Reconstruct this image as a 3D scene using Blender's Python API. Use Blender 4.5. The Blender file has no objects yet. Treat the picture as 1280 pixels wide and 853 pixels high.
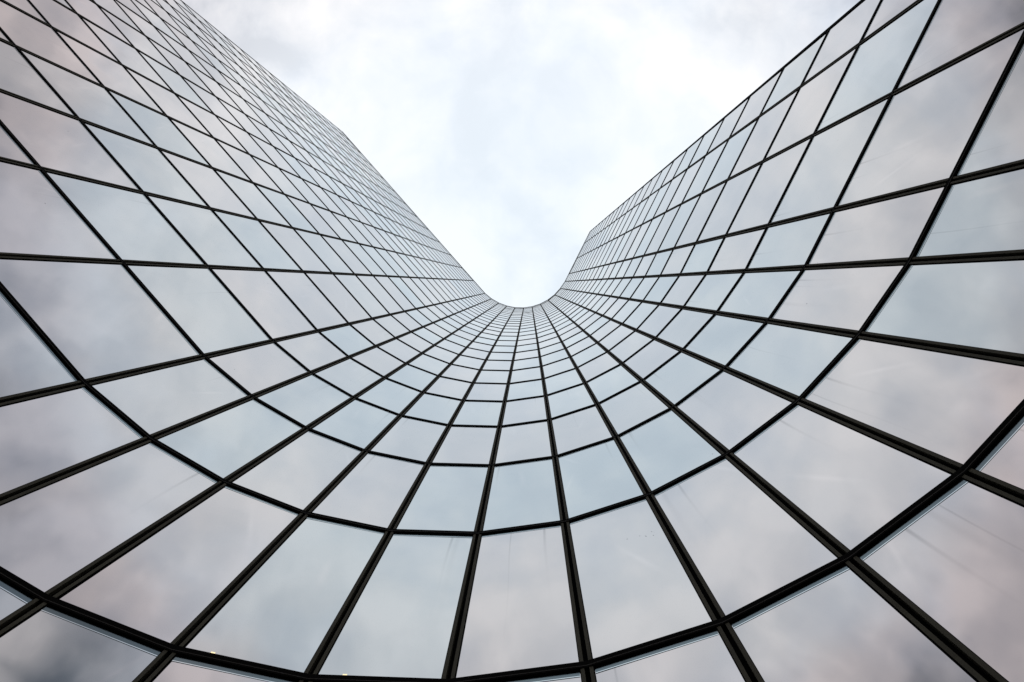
import bpy, bmesh, math, random
from mathutils import Vector, Matrix
random.seed(11)
sc = bpy.context.scene
COL = sc.collection
R = math.radians
U = 3.5                      # storey height in metres
EYE = 1.6                    # eye height of the photographer
E0 = 1.66416                 # first transom above the eye, in storeys
ROOF = 27.476                # roof edge above the eye, in storeys
# plan of the curtain wall, one corner point per mullion, in storeys
W = 0.4712
TURN = [-39.53, -29.72, -20.60, -11.14, -1.14, 8.20, 18.29, 27.91, 37.48, 47.90, 55.63]
AL, AR, LAST = -48.51, 63.43, 0.7392
pts = {0: Vector((-2.4211, -0.5400))}
dl = Vector((math.cos(R(AL)), math.sin(R(AL))))
for j in range(1, 13):
    pts[-j] = pts[0] - dl * 2 * W * j
pts[-13] = pts[-12] - dl * LAST
q = pts[0]
for j, a in enumerate(TURN):
    q = q + W * Vector((math.cos(R(a)), math.sin(R(a))))
    pts[j + 1] = q
dr = Vector((math.cos(R(AR)), math.sin(R(AR))))
pts[12] = pts[11] + dr * W
pts[13] = pts[12] + dr * 2 * W
pts[14] = pts[13] + dr * 2 * W
pts[15] = pts[14] + dr * LAST
JS = list(range(-13, 16))
PL = [pts[j] * U for j in JS]          # metres
N = len(PL)
SET = 0.030                  # the glass stands this far behind the frame line the plan was measured on
KMIN, KMAX = -2, 25
def zrow(k): return EYE + (k + E0) * U
ZROOF = EYE + ROOF * U
BASE = Vector((PL[JS.index(5)].x, PL[JS.index(5)].y, 0.0))

# bay frames: direction t, inward normal n (towards the court)
T, NR = [], []
for i in range(N - 1):
    t = (PL[i + 1] - PL[i]).normalized()
    T.append(t); NR.append(Vector((-t.y, t.x)))
def corner(i):
    """unit tangent and inward normal at mullion i"""
    if i == 0: t = T[0]
    elif i == N - 1: t = T[-1]
    else: t = (T[i - 1] + T[i]).normalized()
    return t, Vector((-t.y, t.x))

PL = [p - corner(i)[1] * SET for i, p in enumerate(PL)]
# ------------------------------------------------------------------ materials
def mat(name):
    m = bpy.data.materials.new(name); m.use_nodes = True
    nt = m.node_tree
    return m, nt, nt.nodes['Principled BSDF']
def nd(nt, typ, **kw):
    n = nt.nodes.new(typ)
    for k, v in kw.items(): setattr(n, k, v)
    return n
def mth(nt, op, a, b=None, clamp=False, c=None):
    n = nt.nodes.new('ShaderNodeMath'); n.operation = op; n.use_clamp = clamp
    for s, v in enumerate((a, b, c)):
        if v is None: continue
        if isinstance(v, (int, float)): n.inputs[s].default_value = v
        else: nt.links.new(v, n.inputs[s])
    return n.outputs[0]
def ramp(nt, fac, stops, interp='LINEAR'):
    n = nt.nodes.new('ShaderNodeValToRGB'); n.color_ramp.interpolation = interp
    el = n.color_ramp.elements
    while len(el) < len(stops): el.new(0.5)
    for e, (p, c) in zip(el, stops):
        e.position = p; e.color = (*c, 1) if len(c) == 3 else c
    nt.links.new(fac, n.inputs[0])
    return n.outputs[0]
def noise(nt, vec, scale, detail=3, rough=0.5, dist=0.0):
    n = nt.nodes.new('ShaderNodeTexNoise')
    n.inputs['Scale'].default_value = scale; n.inputs['Detail'].default_value = detail
    n.inputs['Roughness'].default_value = rough; n.inputs['Distortion'].default_value = dist
    nt.links.new(vec, n.inputs['Vector'])
    return n.outputs['Fac']
def mixc(nt, fac, a, b, mode='MIX'):
    n = nt.nodes.new('ShaderNodeMix'); n.data_type = 'RGBA'; n.blend_type = mode
    for s, v in ((0, fac), (6, a), (7, b)):
        if isinstance(v, (int, float)): n.inputs[s].default_value = v
        elif isinstance(v, tuple): n.inputs[s].default_value = (*v, 1)
        else: nt.links.new(v, n.inputs[s])
    return n.outputs[2]

def metal(name, col, rough, var=0.25, spec=0.5):
    m, nt, b = mat(name)
    tc = nd(nt, 'ShaderNodeTexCoord')
    f = noise(nt, tc.outputs['Object'], 3.0, 6, 0.65)
    c = ramp(nt, f, [(0.3, tuple(x * (1 - var) for x in col)), (0.7, tuple(x * (1 + var) for x in col))])
    nt.links.new(c, b.inputs['Base Color'])
    r = mth(nt, 'MULTIPLY_ADD', f, 0.25, False, rough - 0.12)
    nt.links.new(r, b.inputs['Roughness'])
    b.inputs['Specular IOR Level'].default_value = spec
    return m
M_STRIP = metal('bronze_anodised_metal', (0.062, 0.059, 0.043), 0.7, 0.25, 0.12)
M_BLACK = metal('black_gasket', (0.0022, 0.0022, 0.0024), 0.9, 0.2, 0.03)
M_TRANS = metal('black_painted_metal', (0.0030, 0.0027, 0.0025), 0.85, 0.3, 0.04)
M_BEAD = metal('dark_bronze_bead', (0.014, 0.011, 0.008), 0.6, 0.2, 0.15)
M_COPE = metal('grey_coping_metal', (0.20, 0.21, 0.22), 0.5, 0.1, 0.4)
M_CORE = metal('dark_cladding', (0.04, 0.042, 0.045), 0.6, 0.2, 0.3)

def make_refl_band():  # colour stands in for the transom's reflection in the glass
    m, nt, b = mat('blue_grey_reflection')
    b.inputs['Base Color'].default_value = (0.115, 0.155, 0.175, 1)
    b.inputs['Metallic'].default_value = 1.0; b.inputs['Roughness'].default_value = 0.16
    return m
M_REFL_BAND = make_refl_band()
def make_refl_line():  # bright line at the foot of that reflection, put in as colour
    m, nt, b = mat('pale_reflection_line')
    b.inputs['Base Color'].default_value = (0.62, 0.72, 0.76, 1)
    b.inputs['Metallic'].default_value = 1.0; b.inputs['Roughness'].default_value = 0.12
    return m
M_REFL_LINE = make_refl_line()

def make_glass():
    m, nt, b = mat('mirror_coated_glass')
    geo = nd(nt, 'ShaderNodeNewGeometry')
    oi = nd(nt, 'ShaderNodeObjectInfo')
    rnd = mth(nt, 'FRACT', mth(nt, 'ADD', geo.outputs['Random Per Island'], oi.outputs['Random']))
    uv = nd(nt, 'ShaderNodeUVMap'); uv.uv_map = 'UVMap'
    sep = nd(nt, 'ShaderNodeSeparateXYZ'); nt.links.new(uv.outputs[0], sep.inputs[0])
    x, y = sep.outputs[0], sep.outputs[1]           # x: metres along, y: metres below the top edge
    def rr(k): return mth(nt, 'FRACT', mth(nt, 'MULTIPLY', rnd, k))
    # coating tint differs a little from pane to pane
    tint = ramp(nt, rr(7.31), [(0.0, (0.515, 0.570, 0.594)), (0.35, (0.542, 0.578, 0.594)), (0.6, (0.566, 0.573, 0.581)),
                               (0.85, (0.576, 0.568, 0.573)), (1.0, (0.548, 0.563, 0.584))])
    tc = nd(nt, 'ShaderNodeTexCoord')
    film = noise(nt, tc.outputs['Object'], 0.55, 5, 0.55)
    tint = mixc(nt, 1.0, tint, ramp(nt, film, [(0.3, (0.93, 0.95, 0.96)), (0.7, (1.03, 1.02, 1.01))]), 'MULTIPLY')
    # rain and dirt runs that hang from the transom above each pane
    dirt = None
    for a, bq, thr, wd, ln, amp in ((137.3, 293.1, 0.52, 0.038, 0.50, 0.50), (419.9, 531.7, 0.74, 0.022, 0.30, 0.45), (777.1, 973.3, 0.72, 0.075, 0.8, 0.16), (1193.7, 617.3, 0.80, 0.020, 0.9, 0.32)):
        x0 = mth(nt, 'MULTIPLY_ADD', rr(a), 1.35, False, 0.1)
        wob = mth(nt, 'MULTIPLY', mth(nt, 'SINE', mth(nt, 'MULTIPLY', y, 2.3)), 0.012)
        d = mth(nt, 'ABSOLUTE', mth(nt, 'SUBTRACT', mth(nt, 'ADD', x, wob), x0))
        core = mth(nt, 'SMOOTH_MIN', mth(nt, 'SUBTRACT', 1.0, mth(nt, 'DIVIDE', d, wd), True), 0.8, False, 0.2)
        fade = mth(nt, 'POWER', 2.718, mth(nt, 'MULTIPLY', y, -1.0 / ln))
        on = mth(nt, 'GREATER_THAN', rr(bq), thr)
        s = mth(nt, 'MULTIPLY', mth(nt, 'MULTIPLY', core, fade), mth(nt, 'MULTIPLY', on, amp))
        dirt = s if dirt is None else mth(nt, 'MAXIMUM', dirt, s)
    # grime creeping in along the four edges of a pane and a few specks
    sp = nd(nt, 'ShaderNodeTexVoronoi'); sp.inputs['Scale'].default_value = 1.3
    nt.links.new(tc.outputs['Object'], sp.inputs['Vector'])
    sp2 = nd(nt, 'ShaderNodeTexVoronoi'); sp2.inputs['Scale'].default_value = 14.0
    nt.links.new(tc.outputs['Object'], sp2.inputs['Vector'])
    patch = mth(nt, 'GREATER_THAN', noise(nt, tc.outputs['Object'], 0.9, 2), 0.775)
    crumbs = mth(nt, 'MULTIPLY', mth(nt, 'LESS_THAN', sp2.outputs['Distance'], 0.16), patch)
    speck = mth(nt, 'MAXIMUM', mth(nt, 'LESS_THAN', sp.outputs['Distance'], 0.022), crumbs)
    dirt = mth(nt, 'MAXIMUM', dirt, mth(nt, 'MULTIPLY', speck, 0.55))
    top = mth(nt, 'MULTIPLY', mth(nt, 'POWER', 2.718, mth(nt, 'MULTIPLY', y, -9.0)), 0.10)
    dirt = mth(nt, 'MAXIMUM', dirt, top)
    base = mixc(nt, dirt, tint, (0.05, 0.055, 0.06))
    # pale dry wiping marks, slanting across some panes
    for a, bq, cq, thr, sl, wd, amp in ((91.3, 171.7, 311.1, 0.60, 0.55, 0.09, 0.13), (251.9, 433.3, 67.9, 0.66, -0.35, 0.06, 0.11), (37.9, 641.1, 503.3, 0.6, 0.12, 0.11, 0.09)):
        d = mth(nt, 'ABSOLUTE', mth(nt, 'SUBTRACT', mth(nt, 'MULTIPLY_ADD', y, -sl, False, x), mth(nt, 'MULTIPLY_ADD', rr(a), 2.4, False, -0.6)))
        core = mth(nt, 'SUBTRACT', 1.0, mth(nt, 'DIVIDE', d, wd), True)
        seg = mth(nt, 'SUBTRACT', 1.0, mth(nt, 'ABSOLUTE', mth(nt, 'SUBTRACT', y, mth(nt, 'MULTIPLY', rr(cq), 2.2))), True)
        seg = mth(nt, 'SUBTRACT', mth(nt, 'MULTIPLY', seg, 1.6), 0.6, True)
        on = mth(nt, 'GREATER_THAN', rr(bq), thr)
        base = mixc(nt, mth(nt, 'MULTIPLY', mth(nt, 'MULTIPLY', core, seg), mth(nt, 'MULTIPLY', on, amp * 1.35)), base, (0.82, 0.80, 0.80))
    nt.links.new(base, b.inputs['Base Color'])
    b.inputs['Metallic'].default_value = 1.0
    # every sealed unit sits a hair out of true and its float glass is never quite flat
    wv = nd(nt, 'ShaderNodeTexNoise'); wv.inputs['Scale'].default_value = 0.9; wv.inputs['Detail'].default_value = 2
    nt.links.new(tc.outputs['Object'], wv.inputs['Vector'])
    cb = nd(nt, 'ShaderNodeCombineXYZ')
    for q, k in enumerate((211.3, 387.7, 563.9)):
        nt.links.new(mth(nt, 'MULTIPLY', mth(nt, 'SUBTRACT', rr(k), 0.5), 0.026), cb.inputs[q])
    vsub = nd(nt, 'ShaderNodeVectorMath', operation='SUBTRACT'); nt.links.new(wv.outputs['Color'], vsub.inputs[0]); vsub.inputs[1].default_value = (0.5, 0.5, 0.5)
    vsc = nd(nt, 'ShaderNodeVectorMath', operation='SCALE'); nt.links.new(vsub.outputs[0], vsc.inputs[0]); vsc.inputs['Scale'].default_value = 0.016
    va = nd(nt, 'ShaderNodeVectorMath', operation='ADD'); nt.links.new(vsc.outputs[0], va.inputs[0]); nt.links.new(cb.outputs[0], va.inputs[1])
    vb = nd(nt, 'ShaderNodeVectorMath', operation='ADD'); nt.links.new(va.outputs[0], vb.inputs[0]); nt.links.new(geo.outputs['Normal'], vb.inputs[1])
    vn = nd(nt, 'ShaderNodeVectorMath', operation='NORMALIZE'); nt.links.new(vb.outputs[0], vn.inputs[0])
    nt.links.new(vn.outputs[0], b.inputs['Normal'])
    # faint dust film: broken wiping marks raise the roughness
    mp = nd(nt, 'ShaderNodeMapping'); mp.inputs['Rotation'].default_value = (0.0, 0.7, 0.4); mp.inputs['Scale'].default_value = (0.6, 4.0, 0.25)
    nt.links.new(tc.outputs['Object'], mp.inputs['Vector'])
    wipe = noise(nt, mp.outputs[0], 1.6, 5, 0.6)
    nt.links.new(mth(nt, 'MULTIPLY_ADD', wipe, 0.10, True, -0.005), b.inputs['Roughness'])
    return m
M_GLASS = make_glass()

# ------------------------------------------------------------------ mesh helpers
def P3(p, z): return Vector((p.x, p.y, z)) - BASE
class MB:
    def __init__(s): s.v, s.f, s.m, s.uv = [], [], [], []
    def quad(s, a, b, c, d, mi=0, uv=None):
        i = len(s.v); s.v += [a, b, c, d]; s.f.append((i, i + 1, i + 2, i + 3)); s.m.append(mi); s.uv.append(uv)
    def box(s, o, t, n, x0, x1, d0, d1, z0, z1, mi=0):
        """box in plan frame: origin o (2D), along t from x0 to x1, along n from d0 to d1, z0..z1"""
        c = []
        for z in (z0, z1):
            for (x, d) in ((x0, d0), (x1, d0), (x1, d1), (x0, d1)):
                c.append(P3(o + t * x + n * d, z))
        i = len(s.v); s.v += c
        for f in ((3, 2, 1, 0), (4, 5, 6, 7), (0, 1, 5, 4), (1, 2, 6, 5), (2, 3, 7, 6), (3, 0, 4, 7)):
            s.f.append(tuple(i + k for k in f)); s.m.append(mi); s.uv.append(None)
    def sweep(s, i, d0, d1, z0, z1, mi):
        """one bay of a rail that is mitred at the mullions"""
        q = []
        for k in (i, i + 1):
            n = corner(k)[1]
            f = 1.0 / max(0.5, n.dot(NR[i]))
            for d in (d0, d1):
                for z in (z0, z1): q.append(P3(PL[k] + n * d * f, z))
        a = len(s.v); s.v += q
        fs = [(2, 6, 7, 3), (0, 1, 5, 4), (0, 4, 6, 2), (1, 3, 7, 5)]
        if i == 0: fs.append((0, 2, 3, 1))
        if i == N - 2: fs.append((4, 5, 7, 6))
        for f in fs:
            s.f.append(tuple(a + k for k in f)); s.m.append(mi); s.uv.append(None)
    def build(s, name, mats, parent):
        me = bpy.data.meshes.new(name); me.from_pydata(s.v, [], s.f)
        for m in mats: me.materials.append(m)
        for p, mi in zip(me.polygons, s.m): p.material_index = mi
        me.update()
        o = bpy.data.objects.new(name, me); COL.objects.link(o); o.parent = parent
        return o

tower = bpy.data.objects.new('glass_tower', None); COL.objects.link(tower)
tower.location = BASE
tower['label'] = 'tall office tower of dark-framed mirror glass with a concave facade curving round the viewer'
tower['category'] = 'office tower'

# ------------------------------------------------------------------ camera (looks straight up, rising-front crop)
a_, b_ = -0.0010414, 0.0190632
Rx = Matrix(((1, 0, 0), (0, math.cos(a_), -math.sin(a_)), (0, math.sin(a_), math.cos(a_))))
Ry = Matrix(((math.cos(b_), 0, math.sin(b_)), (0, 1, 0), (-math.sin(b_), 0, math.cos(b_))))
RM = Rx @ Ry @ Matrix(((1, 0, 0), (0, -1, 0), (0, 0, 1)))
FPX, OX, OY = 620.0, 8.9666, -72.521
cam = bpy.data.cameras.new('camera'); co = bpy.data.objects.new('camera', cam); COL.objects.link(co)
rot = Matrix((RM[0], -RM[1], -RM[2])).transposed()
co.matrix_world = Matrix.Translation((0, 0, EYE)) @ rot.to_4x4()
cam.sensor_fit = 'HORIZONTAL'; cam.sensor_width = 36.0; cam.lens = 36.0 * FPX / 1280.0
cam.shift_x = -OX / 1280.0; cam.shift_y = OY / 1280.0 * 1.0
cam.shift_y = OY / 1280.0
cam.clip_start = 0.05; cam.clip_end = 2000
sc.camera = co
def project(v):
    c = RM @ (v - Vector((0, 0, EYE)))
    if c.z < 0.05: return None
    return (640 + OX + FPX * c.x / c.z, 426.5 + OY + FPX * c.y / c.z)
def clip_area(poly):
    for ax, lim, sg in ((0, 0, 1), (0, 1280, -1), (1, 0, 1), (1, 853, -1)):
        out = []
        for i in range(len(poly)):
            p, q = poly[i], poly[(i + 1) % len(poly)]
            a, b = sg * (p[ax] - lim), sg * (q[ax] - lim)
            if a >= 0: out.append(p)
            if a * b < 0:
                t = a / (a - b); out.append((p[0] + (q[0] - p[0]) * t, p[1] + (q[1] - p[1]) * t))
        poly = out
        if len(poly) < 3: return 0.0
    return abs(sum(poly[i][0] * poly[(i + 1) % len(poly)][1] - poly[(i + 1) % len(poly)][0] * poly[i][1] for i in range(len(poly)))) / 2

# ------------------------------------------------------------------ glass panes
MW = 0.088          # half width of a mullion
TH = 0.047          # half height of a transom
rows = [(zrow(k), zrow(k + 1)) for k in range(KMIN, KMAX)] + [(zrow(KMAX), ZROOF)]
cells = []
for r, (z0, z1) in enumerate(rows):
    for i in range(N - 1):
        c = [project(Vector((p.x, p.y, z))) for p, z in ((PL[i], z0), (PL[i + 1], z0), (PL[i + 1], z1), (PL[i], z1))]
        ar = 0.0 if any(x is None for x in c) else clip_area(c)
        cells.append((ar, r, i))
cells.sort(key=lambda c: -c[0])
G = 6
def pane_into(V, F, UV, r, i, rng):
    z0, z1 = rows[r]; L = (PL[i + 1] - PL[i]).length; H = z1 - z0
    tx, tz = (max(-.0017, min(.0017, rng.gauss(0, 0.0011))) for _ in '12')       # a pane is never set perfectly true
    bow = rng.gauss(0.0010, 0.0026)                            # sealed units pillow in or out
    tw = rng.gauss(0, 0.0010)
    s = len(V)
    for b in range(G + 1):
        for a in range(G + 1):
            fx, fz = a / G, b / G
            d = tx * (fx - .5) * L + tz * (fz - 1) * H - 0.003 + bow * 16 * fx * (1 - fx) * fz * (1 - fz) + tw * (fx - .5) * (fz - 1) * 2
            x = 0.052 + fx * (L - 0.104)
            V.append(P3(PL[i] + T[i] * x + NR[i] * d, z0 + 0.02 + fz * (H - 0.04)))
    for b in range(G):
        for a in range(G):
            f = (s + b * (G + 1) + a, s + b * (G + 1) + a + 1, s + (b + 1) * (G + 1) + a + 1, s + (b + 1) * (G + 1) + a)
            F.append(f)
            UV.append([(((q - s) % (G + 1)) / G * L, (1 - ((q - s) // (G + 1)) / G) * H) for q in f])
def pane_obj(V, F, UV):
    me = bpy.data.meshes.new('glass_pane'); me.from_pydata(V, [], F)
    ul = me.uv_layers.new(name='UVMap')
    k = 0
    for u in UV:
        for c in u: ul.data[k].uv = c; k += 1
    me.materials.append(M_GLASS)
    for p in me.polygons: p.use_smooth = True
    me.update()
    o = bpy.data.objects.new('glass_pane', me); COL.objects.link(o); o.parent = tower
    return o
restV, restF, restU = [], [], []
for n, (ar, r, i) in enumerate(cells):
    rng = random.Random(r * 131 + i * 7 + 5)
    if n < 100:
        V, F, Q = [], [], []
        pane_into(V, F, Q, r, i, rng); pane_obj(V, F, Q)
    else:
        pane_into(restV, restF, restU, r, i, rng)
o = pane_obj(restV, restF, restU); o['kind'] = 'stuff'

# ------------------------------------------------------------------ mullions: two bronze strips either side of a black groove
for i in range(N):
    t, n = corner(i); o = PL[i]; m = MB()
    z0, z1 = 0.45, ZROOF - 0.02
    if i in (0, N - 1):
        m.box(o, t, n, -MW, MW, -0.12, 0.026, z0, z1, 1)
    else:
        m.box(o, t, n, -0.030, 0.030, -0.10, -0.045, z0, z1, 1)          # groove bottom
        for s in (-1, 1):
            x0, x1 = sorted((s * 0.030, s * 0.075))
            m.box(o, t, n, x0, x1, -0.09, 0.026, z0, z1, 0)             # cover strip
            x0, x1 = sorted((s * 0.075, s * 0.085))
            m.box(o, t, n, x0, x1, -0.085, 0.019, z0, z1, 1)            # gasket
    m.build('mullion', [M_STRIP, M_BLACK], tower)

# ------------------------------------------------------------------ transoms, one run per storey
for k in range(KMIN, KMAX + 1):
    z = zrow(k); m = MB()
    if k == KMIN: z += 0.0
    for i in range(N - 1):
        L = (PL[i + 1] - PL[i]).length
        m.sweep(i, -0.08, 0.030, z - TH, z + TH, 0)
        m.sweep(i, 0.030, 0.0325, z - 0.028, z - 0.018, 1)
    m.build('transom', [M_TRANS, M_BEAD], tower)
    # transom's reflection in the panes below, built as blue-grey strips with pale line
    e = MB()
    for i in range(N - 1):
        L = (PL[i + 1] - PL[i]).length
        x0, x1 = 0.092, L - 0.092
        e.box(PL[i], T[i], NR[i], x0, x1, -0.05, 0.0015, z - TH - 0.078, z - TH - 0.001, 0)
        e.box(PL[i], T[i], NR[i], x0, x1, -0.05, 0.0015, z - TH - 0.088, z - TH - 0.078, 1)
    e.build('reflection_band', [M_REFL_BAND, M_REFL_LINE], tower)

# two small glowing boxes standing in for lamp reflections, lowest transom in view
m, nt, b = mat('warm_lamp_glint'); b.inputs['Base Color'].default_value = (0.8, 0.7, 0.5, 1)
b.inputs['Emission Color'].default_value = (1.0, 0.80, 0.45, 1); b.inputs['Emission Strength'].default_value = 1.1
M_GLINT = m
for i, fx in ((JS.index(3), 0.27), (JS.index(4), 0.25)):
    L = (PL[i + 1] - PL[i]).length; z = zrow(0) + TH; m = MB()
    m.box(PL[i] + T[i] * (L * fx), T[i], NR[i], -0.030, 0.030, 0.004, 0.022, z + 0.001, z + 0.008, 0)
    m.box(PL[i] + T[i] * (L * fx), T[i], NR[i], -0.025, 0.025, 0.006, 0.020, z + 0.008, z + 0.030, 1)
    m.build('lamp_glint', [M_BLACK, M_GLINT], tower)

# ------------------------------------------------------------------ roof coping, body of the tower, plinth
m = MB()
for i in range(N - 1):
    L = (PL[i + 1] - PL[i]).length
    m.box(PL[i], T[i], NR[i], 0.0, L, -0.35, 0.07, ZROOF, ZROOF + 0.12, 0)
m.build('roof_coping', [M_COPE], tower)
m = MB()
for i in range(N - 1):
    L = (PL[i + 1] - PL[i]).length
    m.box(PL[i], T[i], NR[i], 0.0, L, -0.12, 0.09, 0.0, 0.44, 0)
m.build('plinth', [M_CORE], tower)
foot = [PL[i] - corner(i)[1] * 0.13 for i in range(N)]
back = [PL[-1] + Vector((0.894, -0.447)) * 16, PL[-1] + Vector((0.894, -0.447)) * 16 + Vector((-4, -30)),
        PL[0] + Vector((-0.66, -0.75)) * 8 + Vector((8, -44)), PL[0] - NR[0] * 16]
poly = foot + back
bm = bmesh.new()
lo = [bm.verts.new(P3(p, 0.0)) for p in poly]; hi = [bm.verts.new(P3(p, ZROOF - 0.06)) for p in poly]
for i in range(len(poly)):
    j = (i + 1) % len(poly)
    bm.faces.new((lo[i], hi[i], hi[j], lo[j]))
bm.faces.new(hi)
bmesh.ops.recalc_face_normals(bm, faces=bm.faces)
me = bpy.data.meshes.new('building_body'); bm.to_mesh(me); bm.free(); me.materials.append(M_CORE)
o = bpy.data.objects.new('building_body', me); COL.objects.link(o); o.parent = tower

# ------------------------------------------------------------------ ground
m, nt, b = mat('plaza_paving')
tc = nd(nt, 'ShaderNodeTexCoord')
br = nd(nt, 'ShaderNodeTexBrick'); br.inputs['Scale'].default_value = 1.0
br.inputs['Brick Width'].default_value = 0.9; br.inputs['Row Height'].default_value = 0.6; br.inputs['Mortar Size'].default_value = 0.008
br.inputs['Color1'].default_value = (0.26, 0.25, 0.24, 1); br.inputs['Color2'].default_value = (0.31, 0.30, 0.285, 1); br.inputs['Mortar'].default_value = (0.1, 0.1, 0.1, 1)
nt.links.new(tc.outputs['Object'], br.inputs['Vector'])
nt.links.new(mixc(nt, 1.0, br.outputs['Color'], ramp(nt, noise(nt, tc.outputs['Object'], 0.8, 6), [(0.3, (0.8, 0.8, 0.8)), (0.7, (1.1, 1.1, 1.1))]), 'MULTIPLY'), b.inputs['Base Color'])
b.inputs['Roughness'].default_value = 0.8
me = bpy.data.meshes.new('ground'); S = 900
me.from_pydata([(-S, -S, 0), (S, -S, 0), (S, S, 0), (-S, S, 0)], [], [(0, 1, 2, 3)]); me.materials.append(m)
g = bpy.data.objects.new('ground', me); COL.objects.link(g); g['kind'] = 'structure'

# ------------------------------------------------------------------ overcast daylight
SUN_EL, SUN_AZ = R(48), R(200)        # azimuth measured from +Y clockwise: behind the tower
w = bpy.data.worlds.new('World'); sc.world = w; w.use_nodes = True
nt = w.node_tree; nt.nodes.clear()
out = nd(nt, 'ShaderNodeOutputWorld')
sky = nd(nt, 'ShaderNodeTexSky'); sky.sky_type = 'NISHITA'; sky.sun_disc = False
sky.sun_elevation = SUN_EL; sky.sun_rotation = SUN_AZ
bg1 = nd(nt, 'ShaderNodeBackground'); bg1.inputs['Strength'].default_value = 0.10
nt.links.new(sky.outputs[0], bg1.inputs['Color'])
tc = nd(nt, 'ShaderNodeTexCoord'); dirv = tc.outputs['Generated']
sep = nd(nt, 'ShaderNodeSeparateXYZ'); nt.links.new(dirv, sep.inputs[0])
zc = mth(nt, 'MAXIMUM', sep.outputs[2], 0.0)
den = mth(nt, 'ADD', zc, 0.12)
cmb = nd(nt, 'ShaderNodeCombineXYZ')
nt.links.new(mth(nt, 'DIVIDE', sep.outputs[0], den), cmb.inputs[0]); nt.links.new(mth(nt, 'DIVIDE', sep.outputs[1], den), cmb.inputs[1])
cmb.inputs[2].default_value = 3.7
cv = cmb.outputs[0]
n1 = noise(nt, cv, 3.9, 6, 0.55, 0.5)
n2 = noise(nt, cv, 9.5, 5, 0.55, 0.4)
of = nd(nt, 'ShaderNodeVectorMath', operation='ADD'); nt.links.new(cv, of.inputs[0]); of.inputs[1].default_value = (11.3, 5.1, 2.0)
n3 = noise(nt, of.outputs[0], 2.6, 4, 0.5, 0.3)
f = mth(nt, 'MULTIPLY_ADD', n2, 0.42, False, mth(nt, 'MULTIPLY', n1, 0.70))
cloud = ramp(nt, f, [(0.41, (0.66, 0.675, 0.71)), (0.49, (0.83, 0.832, 0.862)), (0.57, (0.955, 0.94, 0.95)), (0.66, (1.16, 1.12, 1.11))])
cloud = mixc(nt, 1.0, cloud, ramp(nt, n3, [(0.46, (1.0, 1.0, 1.0)), (0.62, (0.88, 0.955, 1.03))]), 'MULTIPLY')
# the sheet is thin and bright overhead, lumpy lower down
over = ramp(nt, f, [(0.44, (0.935, 0.965, 1.0)), (0.53, (0.97, 0.987, 1.0)), (0.62, (1.01, 1.005, 1.0))])
cloud = mixc(nt, ramp(nt, zc, [(0.70, (0.0, 0.0, 0.0)), (0.77, (0.34, 0.34, 0.34)), (0.86, (0.70, 0.70, 0.70)), (0.93, (0.88, 0.88, 0.88))]), cloud, over)
# one ragged hole in the sheet, low over the open side of the court
hd = nd(nt, 'ShaderNodeVectorMath', operation='DISTANCE'); nt.links.new(dirv, hd.inputs[0]); hd.inputs[1].default_value = (-0.128, 0.772, 0.622)
hole = mth(nt, 'MULTIPLY_ADD', n2, 0.10, False, hd.outputs['Value'])
cloud = mixc(nt, ramp(nt, hole, [(0.055, (0.9, 0.9, 0.9)), (0.135, (0, 0, 0))], 'EASE'), cloud, (0.20, 0.245, 0.30))
# an overcast sky is brightest overhead
grad = ramp(nt, zc, [(0.0, (0.30, 0.285, 0.285)), (0.50, (0.47, 0.43, 0.43)), (0.66, (0.68, 0.625, 0.632)), (0.70, (0.765, 0.712, 0.72)), (0.74, (0.885, 0.88, 0.90)), (0.83, (0.965, 0.98, 1.005)), (0.88, (0.975, 1.005, 1.045)), (1.0, (0.925, 0.985, 1.03))])
cl = mixc(nt, 1.0, cloud, grad, 'MULTIPLY')
bg2 = nd(nt, 'ShaderNodeBackground'); bg2.inputs['Strength'].default_value = 1.03
nt.links.new(cl, bg2.inputs['Color'])
cover = ramp(nt, n1, [(0.30, (0.93, 0.93, 0.93)), (0.48, (0.975, 0.975, 0.975))])
mx = nd(nt, 'ShaderNodeMixShader')
nt.links.new(cover, mx.inputs[0]); nt.links.new(bg1.outputs[0], mx.inputs[1]); nt.links.new(bg2.outputs[0], mx.inputs[2])
nt.links.new(mx.outputs[0], out.inputs['Surface'])
sl = bpy.data.lights.new('sun', 'SUN'); sl.energy = 0.8; sl.angle = R(15); sl.color = (1.0, 0.96, 0.9)
so = bpy.data.objects.new('sun', sl); COL.objects.link(so)
sd = Vector((math.sin(SUN_AZ) * math.cos(SUN_EL), math.cos(SUN_AZ) * math.cos(SUN_EL), math.sin(SUN_EL)))
so.rotation_euler = sd.to_track_quat('Z', 'Y').to_euler(); so.location = (0, 0, 150)

vs = sc.view_settings
vs.view_transform = 'Standard'; vs.look = 'None'; vs.exposure = 0.0; vs.gamma = 1.0; vs.use_curve_mapping = False
